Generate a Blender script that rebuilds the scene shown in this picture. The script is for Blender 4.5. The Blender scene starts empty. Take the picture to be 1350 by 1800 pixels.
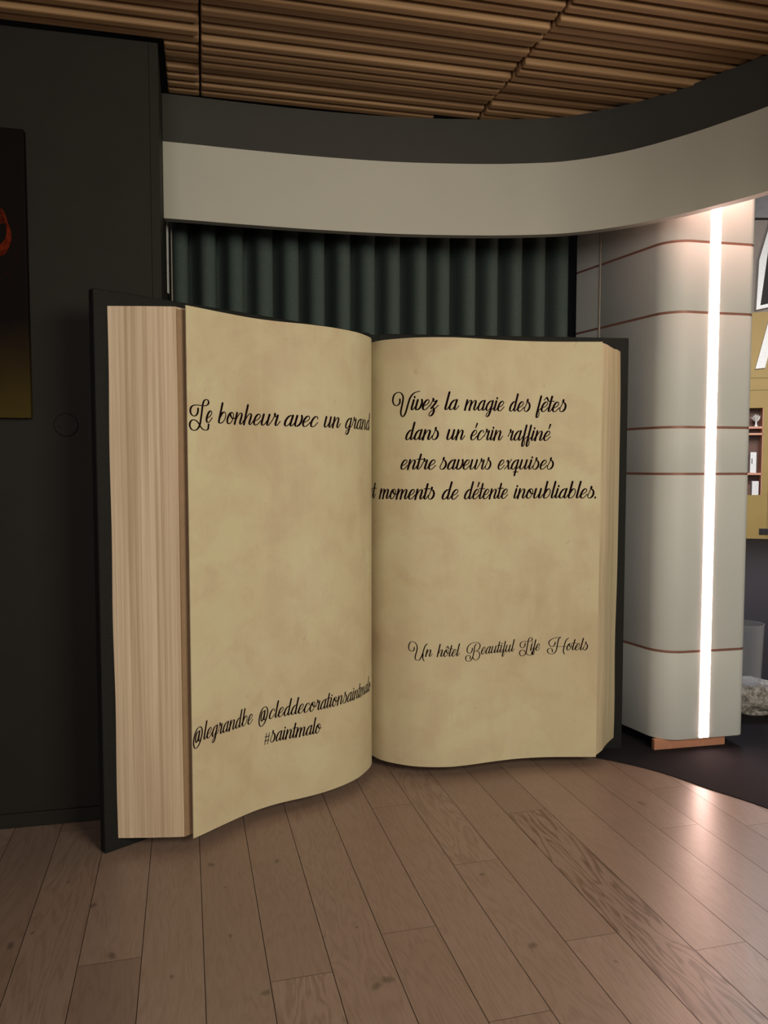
import bpy, bmesh, math, random
from mathutils import Vector
from math import sin, cos, pi, radians, hypot

# ------------------------------------------------------------------ camera, world, lights, exposure
scn = bpy.context.scene
COL = scn.collection
cam_data = bpy.data.cameras.new('camera')
cam_data.sensor_fit = 'VERTICAL'
cam_data.sensor_height = 36.0
cam_data.lens = 36.0 * 1360.0 / 1800.0
cam_data.clip_end = 200
cam = bpy.data.objects.new('camera', cam_data)
cam.location = (0, 0, 1.4)
cam.rotation_euler = (radians(90 - 3.35), 0, 0)
COL.objects.link(cam)
scn.camera = cam
scn.view_settings.view_transform = 'Standard'
scn.view_settings.look = 'None'
scn.view_settings.gamma = 1.0
scn.view_settings.use_curve_mapping = False
scn.view_settings.exposure = 0.0

world = bpy.data.worlds.new('world')
scn.world = world
world.use_nodes = True
wbg = world.node_tree.nodes['Background']
wbg.inputs['Color'].default_value = (1.0, 0.84, 0.78, 1)
wbg.inputs['Strength'].default_value = 0.09


def area_light(name, loc, target, size, power, color, size_y=None, spread=180):
    d = bpy.data.lights.new(name, 'AREA')
    d.energy = power
    d.color = color
    d.size = size
    if size_y:
        d.shape = 'RECTANGLE'
        d.size_y = size_y
    d.spread = radians(spread)
    o = bpy.data.objects.new(name, d)
    o.location = loc
    o.rotation_euler = (Vector(target) - Vector(loc)).to_track_quat('-Z', 'Y').to_euler()
    COL.objects.link(o)
    return o


# lounge and hall lamps out of view; the added fill lights are marked
area_light('room_light', (2.4, -0.5, 2.65), (-0.1, 3.4, 1.1), 1.7, 141, (1.0, 0.905, 0.69))
area_light('room_light', (0.1, -2.3, 1.95), (0.2, 3.6, 1.2), 1.2, 56, (1.0, 0.88, 0.78))  # unseen fill, added low down to even out the pages
area_light('hall_light', (4.6, 3.6, 3.2), (5.2, 8.0, 2.0), 1.2, 95, (0.97, 0.95, 1.0), spread=130)  # unseen light added to brighten the header and the stone
area_light('hall_light', (3.4, 8.2, 4.6), (3.4, 8.0, 0.0), 1.5, 260, (0.92, 0.93, 1.0))  # unseen downlight added to lift the far carpet
area_light('hall_light', (6.0, 9.5, 4.6), (6.8, 13.5, 1.0), 2.5, 420, (1.0, 0.95, 0.88))

# ------------------------------------------------------------------ helpers


def wloc(o):
    v = Vector((0, 0, 0))
    while o is not None:
        v = v + Vector(o.location)
        o = o.parent
    return v


def mesh_obj(name, verts, faces, mat, parent=None, uvs=None, smooth=False, bevel=0.0, seg=2, weld=False):
    """verts in world space; the object becomes a child of parent (whose frame is unrotated)."""
    off = wloc(parent) if parent else Vector((0, 0, 0))
    me = bpy.data.meshes.new(name)
    me.from_pydata([tuple(Vector(v) - off) for v in verts], [], faces)
    if uvs is not None:
        lay = me.uv_layers.new(name='uv')
        for l in me.loops:
            lay.data[l.index].uv = uvs[l.vertex_index]
    bm = bmesh.new()
    bm.from_mesh(me)
    if weld:
        bmesh.ops.remove_doubles(bm, verts=bm.verts, dist=1e-5)
    if uvs is None:
        bmesh.ops.recalc_face_normals(bm, faces=bm.faces)
    if bevel:
        es = [e for e in bm.edges if len(e.link_faces) == 2 and e.calc_face_angle(0) > 0.5]
        bmesh.ops.bevel(bm, geom=es, offset=bevel, segments=seg, affect='EDGES', profile=0.5)
    bm.to_mesh(me)
    bm.free()
    if smooth:
        for p in me.polygons:
            p.use_smooth = True
        try:
            me.set_sharp_from_angle(angle=radians(40))
        except Exception:
            pass
    for m in (mat if isinstance(mat, (list, tuple)) else [mat]):
        me.materials.append(m)
    o = bpy.data.objects.new(name, me)
    COL.objects.link(o)
    if parent:
        o.parent = parent
    return o


class MB:
    """collects shapes for one mesh"""

    def __init__(self):
        self.v = []
        self.f = []

    def add(self, vs, fs):
        k = len(self.v)
        self.v += [tuple(v) for v in vs]
        self.f += [tuple(i + k for i in f) for f in fs]
        return self

    def box(self, c, ax, ay, hx, hy, z0, z1):
        """box with plan centre c, plan axes ax, ay, half sizes, z range"""
        p = []
        for z in (z0, z1):
            for sx, sy in ((-1, -1), (1, -1), (1, 1), (-1, 1)):
                p.append((c[0] + ax[0] * hx * sx + ay[0] * hy * sy, c[1] + ax[1] * hx * sx + ay[1] * hy * sy, z))
        return self.add(p, [(0, 3, 2, 1), (4, 5, 6, 7), (0, 1, 5, 4), (1, 2, 6, 5), (2, 3, 7, 6), (3, 0, 4, 7)])

    def prism(self, pts, z0, z1):
        n = len(pts)
        vs = [(p[0], p[1], z0) for p in pts] + [(p[0], p[1], z1) for p in pts]
        fs = [(i, (i + 1) % n, n + (i + 1) % n, n + i) for i in range(n)]
        fs += [tuple(range(n - 1, -1, -1)), tuple(range(n, 2 * n))]
        return self.add(vs, fs)

    def wall_strip(self, inner, outer, z0, z1):
        """solid following two equally long plan polylines"""
        n = len(inner)
        vs = []
        for a, b in zip(inner, outer):
            vs += [(a[0], a[1], z0), (b[0], b[1], z0), (b[0], b[1], z1), (a[0], a[1], z1)]
        fs = []
        for i in range(n - 1):
            p, q = 4 * i, 4 * i + 4
            for k in range(4):
                l = (k + 1) % 4
                fs.append((p + k, p + l, q + l, q + k))
        fs += [(3, 2, 1, 0), tuple(4 * (n - 1) + k for k in range(4))]
        return self.add(vs, fs)

    def tube(self, pts, r, n=8):
        vs = []
        fs = []
        m = len(pts)
        for i, p in enumerate(pts):
            a = Vector(pts[max(0, i - 1)])
            b = Vector(pts[min(m - 1, i + 1)])
            t = (b - a).normalized()
            up = Vector((0, 0, 1)) if abs(t.z) < 0.9 else Vector((1, 0, 0))
            x = t.cross(up).normalized()
            y = t.cross(x)
            for k in range(n):
                g = 2 * pi * k / n
                vs.append(tuple(Vector(p) + x * r * cos(g) + y * r * sin(g)))
        for i in range(m - 1):
            for k in range(n):
                fs.append((i * n + k, i * n + (k + 1) % n, (i + 1) * n + (k + 1) % n, (i + 1) * n + k))
        fs += [tuple(range(n)), tuple(range((m - 1) * n, m * n))]
        return self.add(vs, fs)

    def lathe(self, c, prof, n=32):
        vs = []
        fs = []
        for r, z in prof:
            for k in range(n):
                g = 2 * pi * k / n
                vs.append((c[0] + r * cos(g), c[1] + r * sin(g), c[2] + z))
        m = len(prof)
        for i in range(m - 1):
            for k in range(n):
                fs.append((i * n + k, i * n + (k + 1) % n, (i + 1) * n + (k + 1) % n, (i + 1) * n + k))
        return self.add(vs, fs)

    def build(self, name, mat, parent=None, **kw):
        return mesh_obj(name, self.v, self.f, mat, parent, **kw)


def root(name, label, cat, loc, group=None):
    o = bpy.data.objects.new(name, None)
    COL.objects.link(o)
    o.location = loc
    o.empty_display_size = 0.1
    return tag(o, label, cat, group)


def tag(o, label, cat, group=None):
    o['label'] = label
    o['category'] = cat
    if group:
        o['group'] = group
    return o


def struct(o):
    o['kind'] = 'structure'
    return o


def catmull(pts, n=6):
    out = []
    m = len(pts)
    for i in range(m - 1):
        p0, p1, p2, p3 = pts[max(0, i - 1)], pts[i], pts[i + 1], pts[min(m - 1, i + 2)]
        for k in range(n):
            t = k / n
            out.append(tuple(0.5 * (2 * b + (c - a) * t + (2 * a - 5 * b + 4 * c - d) * t * t + (3 * b - a - 3 * c + d) * t ** 3)
                             for a, b, c, d in zip(p0, p1, p2, p3)))
    out.append(tuple(pts[-1]))
    return out


def offset_line(pts, d):
    """plan polyline moved d to its left"""
    out = []
    for i, p in enumerate(pts):
        a = pts[max(0, i - 1)]
        b = pts[min(len(pts) - 1, i + 1)]
        tx, ty = b[0] - a[0], b[1] - a[1]
        l = hypot(tx, ty) or 1
        out.append((p[0] - ty / l * d, p[1] + tx / l * d))
    return out


# ------------------------------------------------------------------ materials


def new_mat(name):
    m = bpy.data.materials.new(name)
    m.use_nodes = True
    nt = m.node_tree
    b = nt.nodes['Principled BSDF']
    return m, nt, b


def N(nt, kind, **kw):
    n = nt.nodes.new(kind)
    for k, v in kw.items():
        if k in n.inputs:
            n.inputs[k].default_value = v
        else:
            setattr(n, k, v)
    return n


def mapping(nt, scale=(1, 1, 1), coord='Object', rot=(0, 0, 0)):
    tc = N(nt, 'ShaderNodeTexCoord')
    mp = N(nt, 'ShaderNodeMapping')
    mp.inputs['Scale'].default_value = scale
    mp.inputs['Rotation'].default_value = rot
    nt.links.new(tc.outputs[coord], mp.inputs['Vector'])
    return mp


def noise(nt, vec, scale, detail=4, rough=0.55, dist=0.0):
    n = N(nt, 'ShaderNodeTexNoise')
    n.inputs['Scale'].default_value = scale
    n.inputs['Detail'].default_value = detail
    n.inputs['Roughness'].default_value = rough
    n.inputs['Distortion'].default_value = dist
    nt.links.new(vec, n.inputs['Vector'])
    return n.outputs['Fac']


def ramp(nt, fac, stops):
    r = N(nt, 'ShaderNodeValToRGB')
    els = r.color_ramp.elements
    while len(els) < len(stops):
        els.new(0.5)
    for e, (p, c) in zip(els, stops):
        e.position = p
        e.color = (*c, 1)
    nt.links.new(fac, r.inputs['Fac'])
    return r.outputs['Color']


def mixc(nt, fac, a, b, mode='MIX'):
    m = N(nt, 'ShaderNodeMix', data_type='RGBA', blend_type=mode)
    for sock, v in ((m.inputs['Factor'], fac), (m.inputs['A'], a), (m.inputs['B'], b)):
        pass
    ins = [s for s in m.inputs if s.name == 'Factor' and s.type == 'VALUE'][0]
    A = [s for s in m.inputs if s.name == 'A' and s.type == 'RGBA'][0]
    B = [s for s in m.inputs if s.name == 'B' and s.type == 'RGBA'][0]
    for sock, v in ((ins, fac), (A, a), (B, b)):
        if hasattr(v, 'is_linked') or hasattr(v, 'links'):
            nt.links.new(v, sock)
        elif isinstance(v, (tuple, list)):
            sock.default_value = (*v, 1)
        else:
            sock.default_value = v
    return [s for s in m.outputs if s.type == 'RGBA'][0]


def mathn(nt, op, a, b=None, c=None):
    m = N(nt, 'ShaderNodeMath', operation=op)
    for i, v in enumerate((a, b, c)):
        if v is None:
            continue
        if hasattr(v, 'links'):
            nt.links.new(v, m.inputs[i])
        else:
            m.inputs[i].default_value = v
    return m.outputs[0]


def bump(nt, b, h, strength=0.2, dist=0.01):
    bp = N(nt, 'ShaderNodeBump')
    bp.inputs['Strength'].default_value = strength
    bp.inputs['Distance'].default_value = dist
    nt.links.new(h, bp.inputs['Height'])
    nt.links.new(bp.outputs['Normal'], b.inputs['Normal'])


def plain(name, col, rough=0.6, metal=0.0, var=0.08, scale=30, bumps=0.0, spec=0.5):
    m, nt, b = new_mat(name)
    mp = mapping(nt)
    f = noise(nt, mp.outputs['Vector'], scale)
    lo = tuple(max(0, c * (1 - var)) for c in col)
    hi = tuple(min(1, c * (1 + var)) for c in col)
    nt.links.new(ramp(nt, f, [(0.3, lo), (0.7, hi)]), b.inputs['Base Color'])
    b.inputs['Roughness'].default_value = rough
    b.inputs['Metallic'].default_value = metal
    b.inputs['Specular IOR Level'].default_value = spec
    if bumps:
        bump(nt, b, f, bumps, 0.002)
    return m


def paper_mat():
    m, nt, b = new_mat('parchment_paper')
    mp = mapping(nt)
    v = mp.outputs['Vector']
    big = noise(nt, v, 2.2, 5, 0.6, 0.6)
    c = ramp(nt, big, [(0.28, (0.50, 0.40, 0.26)), (0.45, (0.58, 0.505, 0.335)), (0.62, (0.61, 0.56, 0.37)), (0.8, (0.60, 0.49, 0.355))])
    mid = noise(nt, v, 6.0, 6, 0.65, 0.4)
    c = mixc(nt, ramp(nt, mid, [(0.45, (0, 0, 0)), (0.72, (0.8, 0.8, 0.8))]), c, (0.53, 0.415, 0.285))
    st = mapping(nt, (9, 9, 0.9))
    streak = noise(nt, st.outputs['Vector'], 2.0, 4, 0.6)
    c = mixc(nt, ramp(nt, streak, [(0.5, (0, 0, 0)), (0.8, (0.35, 0.35, 0.35))]), c, (0.65, 0.585, 0.41))
    sp = noise(nt, v, 34, 2, 0.5)
    c = mixc(nt, ramp(nt, sp, [(0.70, (0, 0, 0)), (0.78, (0.3, 0.3, 0.3))]), c, (0.36, 0.25, 0.13))
    nt.links.new(c, b.inputs['Base Color'])
    b.inputs['Roughness'].default_value = 0.62
    b.inputs['Specular IOR Level'].default_value = 0.3
    bump(nt, b, mid, 0.06, 0.004)
    return m


def edge_mat(name='page_edges', cols=((0.42, 0.30, 0.20), (0.62, 0.485, 0.35), (0.74, 0.61, 0.47)), sc=70):
    m, nt, b = new_mat(name)
    mp = mapping(nt, (sc, sc, 0.4))
    f = noise(nt, mp.outputs['Vector'], 1.0, 5, 0.7, 0.1)
    c = ramp(nt, f, [(0.3, cols[0]), (0.5, cols[1]), (0.68, cols[2])])
    mp2 = mapping(nt, (14, 14, 1.2))
    g = noise(nt, mp2.outputs['Vector'], 1.0, 3, 0.5)
    c = mixc(nt, ramp(nt, g, [(0.4, (0, 0, 0)), (0.7, (0.4, 0.4, 0.4))]), c, cols[0])
    nt.links.new(c, b.inputs['Base Color'])
    b.inputs['Roughness'].default_value = 0.65
    bump(nt, b, f, 0.25, 0.004)
    return m


def floor_wood_mat():
    m, nt, b = new_mat('oak_floor')
    uv = N(nt, 'ShaderNodeUVMap')
    uv.uv_map = 'uv'
    at = N(nt, 'ShaderNodeAttribute', attribute_name='tint')
    kn = N(nt, 'ShaderNodeAttribute', attribute_name='knot')
    sep = N(nt, 'ShaderNodeSeparateColor')
    nt.links.new(at.outputs['Color'], sep.inputs['Color'])
    mp = N(nt, 'ShaderNodeMapping')
    mp.inputs['Scale'].default_value = (1, 0.11, 1)
    nt.links.new(uv.outputs['UV'], mp.inputs['Vector'])
    fine = noise(nt, mp.outputs['Vector'], 160, 4, 0.6, 0.2)
    mp2 = N(nt, 'ShaderNodeMapping')
    mp2.inputs['Scale'].default_value = (1, 0.16, 1)
    nt.links.new(uv.outputs['UV'], mp2.inputs['Vector'])
    field = noise(nt, mp2.outputs['Vector'], 7.0, 3, 0.5, 0.5)
    rings = mathn(nt, 'SINE', mathn(nt, 'MULTIPLY', field, 95.0))
    rings = mathn(nt, 'MULTIPLY_ADD', rings, 0.5, 0.5)
    rings = mathn(nt, 'POWER', rings, 2.5)
    blot = noise(nt, uv.outputs['UV'], 5.0, 3, 0.5)
    base = ramp(nt, sep.outputs['Red'], [(0.0, (0.225, 0.156, 0.128)), (0.5, (0.265, 0.187, 0.154)), (1.0, (0.30, 0.215, 0.178))])
    c = mixc(nt, ramp(nt, fine, [(0.35, (0, 0, 0)), (0.7, (0.38, 0.38, 0.38))]), base, (0.19, 0.122, 0.083))
    rf = mathn(nt, 'MULTIPLY', rings, sep.outputs['Green'])
    rf = mathn(nt, 'MULTIPLY', rf, mathn(nt, 'MULTIPLY_ADD', fine, 1.6, 0.1))
    c = mixc(nt, rf, c, (0.12, 0.072, 0.048))
    c = mixc(nt, ramp(nt, blot, [(0.5, (0, 0, 0)), (0.75, (0.3, 0.3, 0.3))]), c, (0.22, 0.145, 0.10))
    c = mixc(nt, kn.outputs['Fac'], c, (0.045, 0.03, 0.022))
    nt.links.new(c, b.inputs['Base Color'])
    rr = mathn(nt, 'MULTIPLY_ADD', fine, 0.12, 0.28)
    nt.links.new(rr, b.inputs['Roughness'])
    b.inputs['Specular IOR Level'].default_value = 0.5
    bump(nt, b, fine, 0.10, 0.001)
    return m


def slat_mat():
    m, nt, b = new_mat('oak_ceiling_slats')
    mp = mapping(nt, (1, 1, 1), rot=(0, 0, radians(-14.4)))
    st = N(nt, 'ShaderNodeMapping')
    st.inputs['Scale'].default_value = (1.2, 40, 10)
    nt.links.new(mp.outputs['Vector'], st.inputs['Vector'])
    f = noise(nt, st.outputs['Vector'], 2.0, 4, 0.6)
    c = ramp(nt, f, [(0.3, (0.25, 0.145, 0.07)), (0.7, (0.34, 0.205, 0.10))])
    nt.links.new(c, b.inputs['Base Color'])
    b.inputs['Roughness'].default_value = 0.6
    return m


def carpet_mat():
    m, nt, b = new_mat('charcoal_carpet')
    mp = mapping(nt)
    f = noise(nt, mp.outputs['Vector'], 260, 2, 0.6)
    g = noise(nt, mp.outputs['Vector'], 5, 3, 0.5)
    c = ramp(nt, f, [(0.3, (0.007, 0.0062, 0.0085)), (0.7, (0.023, 0.0205, 0.025))])
    c = mixc(nt, ramp(nt, g, [(0.4, (0, 0, 0)), (0.7, (0.35, 0.35, 0.35))]), c, (0.016, 0.0145, 0.018))
    nt.links.new(c, b.inputs['Base Color'])
    b.inputs['Roughness'].default_value = 0.95
    b.inputs['Specular IOR Level'].default_value = 0.15
    bump(nt, b, f, 0.5, 0.004)
    return m


def emit_mat(name, col, strength):
    m, nt, b = new_mat(name)
    b.inputs['Base Color'].default_value = (0.8, 0.8, 0.8, 1)
    b.inputs['Emission Color'].default_value = (*col, 1)
    b.inputs['Emission Strength'].default_value = strength
    return m


def glass_mat():
    m, nt, b = new_mat('clear_acrylic')
    tr = N(nt, 'ShaderNodeBsdfTransparent')
    tr.inputs['Color'].default_value = (0.93, 0.94, 0.96, 1)
    b.inputs['Base Color'].default_value = (0.75, 0.76, 0.80, 1)
    b.inputs['Roughness'].default_value = 0.08
    lw = N(nt, 'ShaderNodeLayerWeight')
    lw.inputs['Blend'].default_value = 0.35
    fac = mathn(nt, 'MULTIPLY_ADD', lw.outputs['Facing'], 0.35, 0.06)
    mx = N(nt, 'ShaderNodeMixShader')
    nt.links.new(fac, mx.inputs[0])
    nt.links.new(tr.outputs[0], mx.inputs[1])
    nt.links.new(b.outputs[0], mx.inputs[2])
    nt.links.new(mx.outputs[0], nt.nodes['Material Output'].inputs['Surface'])
    return m


M_paper = paper_mat()
M_edge2 = edge_mat('deckled_page_edges', ((0.36, 0.29, 0.18), (0.50, 0.43, 0.285), (0.58, 0.51, 0.345)), 22)
M_edge = edge_mat()
M_recess_shade = plain('recess_shade_brown', (0.30, 0.195, 0.115), 0.7)
M_cover = plain('dark_cover_cloth', (0.012, 0.0125, 0.012), 0.75, var=0.3, scale=200, bumps=0.2, spec=0.2)
M_ink = plain('black_ink', (0.010, 0.004, 0.005), 0.95, var=0.02, spec=0.03)
M_wood = floor_wood_mat()
M_gap = plain('plank_gap', (0.075, 0.045, 0.03), 0.9)
M_slat = slat_mat()
M_black = plain('black_void', (0.004, 0.004, 0.004), 0.9)
M_wall = plain('dark_olive_paint', (0.0165, 0.0160, 0.0135), 0.65, var=0.06, scale=8, spec=0.18)
M_band = plain('grey_paint', (0.040, 0.0385, 0.036), 0.65, var=0.05, scale=5, spec=0.25)
M_white = plain('white_paint', (0.425, 0.418, 0.375), 0.6, var=0.02, scale=4)
M_panel = plain('white_lacquer', (0.535, 0.56, 0.56), 0.6, var=0.015, scale=4)
M_copper = plain('copper_inlay', (0.255, 0.12, 0.09), 0.5, metal=0.2, var=0.1)
M_plinth = plain('copper_plinth', (0.75, 0.36, 0.23), 0.35, metal=0.4, var=0.06)
M_trimrod = plain('grey_joint', (0.36, 0.32, 0.28), 0.4)
M_curtain = plain('green_curtain', (0.060, 0.084, 0.079), 0.85, var=0.12, scale=120, bumps=0.15, spec=0.2)
M_carpet = carpet_mat()
M_led2 = emit_mat('led_added_run', (1.0, 0.58, 0.46), 70.0)
M_led = emit_mat('led_diffuser', (1.0, 0.64, 0.55), 30.0)
M_olive = plain('olive_yellow_panel', (0.285, 0.195, 0.056), 0.6, var=0.05, scale=3)
M_oliveline = plain('panel_joint_line', (0.13, 0.085, 0.03), 0.7)
M_greywall = plain('mauve_grey_paint', (0.20, 0.175, 0.16), 0.7)
M_header = plain('grey_header_paint', (0.17, 0.165, 0.16), 0.7)
M_hallceil = plain('pale_mauve_paint', (0.62, 0.53, 0.50), 0.7)
M_niche = plain('brown_niche', (0.10, 0.045, 0.03), 0.6)
M_nshelf = plain('copper_shelf', (0.50, 0.24, 0.16), 0.45)
M_bwhite = plain('bright_white', (0.66, 0.67, 0.69), 0.5)
M_screen = plain('black_panel', (0.012, 0.010, 0.012), 0.8, var=0.4, scale=90)
M_outlet = plain('black_plastic', (0.012, 0.010, 0.012), 0.4)
M_stone = None
M_glass = glass_mat()

# ------------------------------------------------------------------ room frame: axes of planks and slats
AX = radians(14.4)
U = (cos(AX), sin(AX))
D = (-sin(AX), cos(AX))


def uvp(w, v):
    return (w * U[0] + v * D[0], w * U[1] + v * D[1])


# the curved bulkhead: plan line of its face, the wood floor ends under it too
ARC = catmull([(-1.05, 3.462), (-0.85, 3.512), (-0.65, 3.566), (-0.3, 3.650), (0.066, 3.713), (0.428, 3.737), (0.654, 3.731),
               (0.862, 3.700), (1.09, 3.592), (1.28, 3.435), (1.42, 3.280), (1.525, 3.145), (1.61, 2.99), (1.68, 2.78),
               (1.72, 2.5), (1.73, 2.1), (1.73, 1.6)], 6)
FARC = catmull([(-1.05, 3.462), (-0.65, 3.566), (-0.3, 3.650), (0.066, 3.713), (0.428, 3.745), (0.75, 3.735), (1.004, 3.655),
                (1.246, 3.490), (1.41, 3.290), (1.505, 3.180), (1.580, 3.08), (1.67, 2.90), (1.72, 2.6), (1.74, 2.2), (1.74, 1.2)], 6)

# ------------------------------------------------------------------ floor: oak planks, one mesh
rnd = random.Random(5)
JOINTS = {-2: [2.24], 1: [2.04], 3: [2.174], 4: [1.75, 3.015], 5: [2.502], 6: [2.006], 7: [2.83], 8: [1.872], 10: [2.56], 11: [2.893], 12: [2.50]}
KNOTS = [(0.07, 2.717, 0.014), (0.296, 2.683, 0.013), (-0.306, 2.55, 0.015), (-0.223, 2.267, 0.016), (-0.515, 2.391, 0.015),
         (0.111, 2.279, 0.008), (0.188, 2.0, 0.013), (0.480, 1.952, 0.016), (0.967, 2.011, 0.016), (0.969, 2.419, 0.011),
         (0.517, 1.97, 0.018), (1.821, 2.782, 0.018), (-0.465, 2.441, 0.007), (-0.402, 2.722, 0.007), (0.108, 2.555, 0.006),
         (0.381, 2.694, 0.004), (1.162, 1.885, 0.006), (0.486, 2.227, 0.006), (-0.056, 2.13, 0.008)]
STRONG = {(7, 0): 0.75, (1, 1): 0.45, (2, 0): 0.25, (4, 1): 0.4, (5, 0): 0.4, (3, 1): 0.25, (6, 1): 0.2}
fv, ff, fuv, ftint, fknot, fmat = [], [], [], [], [], []


def uvof(w, v, k, j):
    return (w + 3.7 * k + 1.3 * j, v + 2.9 * k - 5.1 * j)


PW, P0 = 0.1725, 0.032
planks = {}
for k in range(-14, 14):
    known = sorted(JOINTS.get(k, [])) or [0.95 + 0.35 * rnd.random()]
    js = [-1.5] + ([known[0] - 2.1] if known[0] - 2.1 > -1.4 else []) + known
    js += ([known[-1] + 2.15] if known[-1] + 2.15 < 5 else []) + [5.2]
    for j in range(len(js) - 1):
        a, b_ = js[j] + 0.0008, js[j + 1] - 0.0008
        w0, w1 = P0 + k * PW + 0.0011, P0 + (k + 1) * PW - 0.0011
        t = rnd.random()
        vis = len([q for q in js[1:j + 1] if q > 1.2])
        g = STRONG.get((k, 1 - vis), 0.10 + 0.22 * rnd.random())
        if k == 7:
            g = 1.0 if abs(js[j + 1] - 2.83) < 0.01 else 0.12
            t = 0.45 if g > 0.5 else t
        i = len(fv)
        for (w, v) in ((w0, a), (w1, a), (w1, b_), (w0, b_)):
            x, y = uvp(w, v)
            fv.append((x, y, 0.0))
            fuv.append(uvof(w, v, k, j))
            ftint.append((t, g, 0))
            fknot.append(0.0)
        ff.append((i, i + 1, i + 2, i + 3))
        fmat.append(0)
        planks[(k, j)] = (a, b_, t, g)
for (w, v, r) in KNOTS:
    k = math.floor((w - P0) / PW)
    for (kk, j), (a, b_, t, g) in planks.items():
        if kk == k and a < v < b_:
            n = 18
            i = len(fv)
            for s_, kv in ((0, 0.6), (0.5, 0.5), (1.0, 0.0)):
                for q in range(n):
                    an = 2 * pi * q / n
                    rr = r * s_ * (1 + 0.25 * sin(2 * an + w * 40) + 0.12 * sin(5 * an + v * 30))
                    ww, vv = w + rr * cos(an), v + 1.25 * rr * sin(an)
                    ww = min(max(ww, P0 + k * PW + 0.001), P0 + (k + 1) * PW - 0.001)
                    x, y = uvp(ww, vv)
                    fv.append((x, y, 0.0004))
                    fuv.append(uvof(ww, vv, kk, j))
                    ftint.append((t, g, 0))
                    fknot.append(kv)
            for ring in range(2):
                for q in range(n):
                    o_ = i + ring * n
                    ff.append((o_ + q, o_ + n + q, o_ + n + (q + 1) % n, o_ + (q + 1) % n))
                    fmat.append(0)
i = len(fv)
for (w, v) in ((-2.5, -1.5), (2.5, -1.5), (2.5, 5.2), (-2.5, 5.2)):
    x, y = uvp(w, v)
    fv.append((x, y, -0.003))
    fuv.append((0, 0))
    ftint.append((0, 0, 0))
    fknot.append(0.0)
ff.append((i, i + 1, i + 2, i + 3))
fmat.append(1)
me = bpy.data.meshes.new('floor')
me.from_pydata(fv, [], ff)
lay = me.uv_layers.new(name='uv')
for l in me.loops:
    lay.data[l.index].uv = fuv[l.vertex_index]
ca = me.attributes.new('tint', 'FLOAT_COLOR', 'POINT')
for q in range(len(fv)):
    ca.data[q].color = (*ftint[q], 1)
ka = me.attributes.new('knot', 'FLOAT', 'POINT')
for q in range(len(fv)):
    ka.data[q].value = fknot[q]
me.materials.append(M_wood)
me.materials.append(M_gap)
for p, mi in zip(me.polygons, fmat):
    p.material_index = mi
floor = bpy.data.objects.new('floor', me)
COL.objects.link(floor)
struct(floor)

# carpet outside the arc (and on through the hall)
cp = [(p[0], p[1]) for p in FARC]
mb = MB()
outer = [(-1.35, 4.0), (-1.2, 6.0)]
cv, cf = [], []
n = len(cp)
for i, p in enumerate(cp):
    t = i / (n - 1)
    if t < 0.55:
        q = (-1.35 + (12 + 1.35) * (t / 0.55), 17.0)
    else:
        q = (12.0, 17.0 - (17.0 - 1.2) * (t - 0.55) / 0.45)
    cv += [(p[0], p[1], -0.002), (p[0], p[1], 0.004), (q[0], q[1], 0.004)]
for i in range(n - 1):
    a, b_ = 3 * i, 3 * i + 3
    cf += [(a, b_, b_ + 1, a + 1), (a + 1, b_ + 1, b_ + 2, a + 2)]
struct(mesh_obj('floor_carpet', cv, cf, M_carpet))

# ------------------------------------------------------------------ ceiling with oak slat panels
ce = MB().box((0.6, 1.9), (1, 0), (0, 1), 4.0, 2.6, 3.10, 3.14).build('ceiling', M_black)
struct(ce)


def arc_v_at(w, arc=ARC):
    best = 9
    for a, b_ in zip(arc[:-1], arc[1:]):
        wa, wb = a[0] * CU[0] + a[1] * CU[1], b_[0] * CU[0] + b_[1] * CU[1]
        if (wa - w) * (wb - w) <= 0 and wa != wb:
            t = (w - wa) / (wb - wa)
            va, vb = a[0] * CD[0] + a[1] * CD[1], b_[0] * CD[0] + b_[1] * CD[1]
            best = min(best, va + t * (vb - va))
    return best


CAX = radians(13.2)
CU = (cos(CAX), sin(CAX))
CD = (-sin(CAX), cos(CAX))
PITCH, BW = 0.0629, 0.041


def slat_panel(w0, w1, seed):
    r = random.Random(seed)
    mb = MB()
    ph = r.random() * 6
    for i in range(36):
        v = 3.589 - i * PITCH
        if v < 1.5:
            break
        drop = 0.009 * sin(i * 0.95 + ph) + 0.006 * sin(i * 2.3 + ph * 1.7) + (r.random() - 0.5) * 0.008
        z0 = 3.032 - drop
        z0 = max(z0, 3.022)
        a, b_ = w0, w1
        hv = BW / 2
        clear = 0.003
        if i < 2:
            clear, z0 = -0.035, 3.0310
        # end at the bulkhead and at the return of the dark wall
        if v + hv > 3.182:
            a = max(a, -0.132)
        k = 200
        ok = [w0 + (w1 - w0) * q / k for q in range(k + 1)]
        ok = [w for w in ok if arc_v_at(w) - clear > v + hv and w >= a - 1e-6 and w < 2.7]
        if len(ok) < 6:
            continue
        a2, b2 = min(ok), max(ok)
        if b2 < w1 - 0.01 and i > 1:
            b2 -= r.random() * 0.05
        if b2 - a2 < 0.03:
            continue
        wm = (a2 + b2) / 2
        c = (wm * CU[0] + v * CD[0], wm * CU[1] + v * CD[1])
        mb.box(c, CU, CD, (b2 - a2) / 2 - 0.0035, hv, z0, z0 + 0.058)
    o = mb.build('slat_panel', M_slat, ce, bevel=0.008, seg=3)
    return o


SEAMS = [-2.53, -1.26, 0.013, 1.286, 2.56]
for s in range(4):
    slat_panel(SEAMS[s], SEAMS[s + 1], 11 + s * 7)

# ------------------------------------------------------------------ left wall, its return, skirting and corner bead
WA = radians(12.6)
WD = (cos(WA), sin(WA))
WN = (-WD[1], WD[0])


def wallp(t, off=0.0):
    """point along the left wall, off towards the room"""
    return (-0.9 + WD[0] * t - WN[0] * off, 3.055 + WD[1] * t - WN[1] * off)


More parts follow.
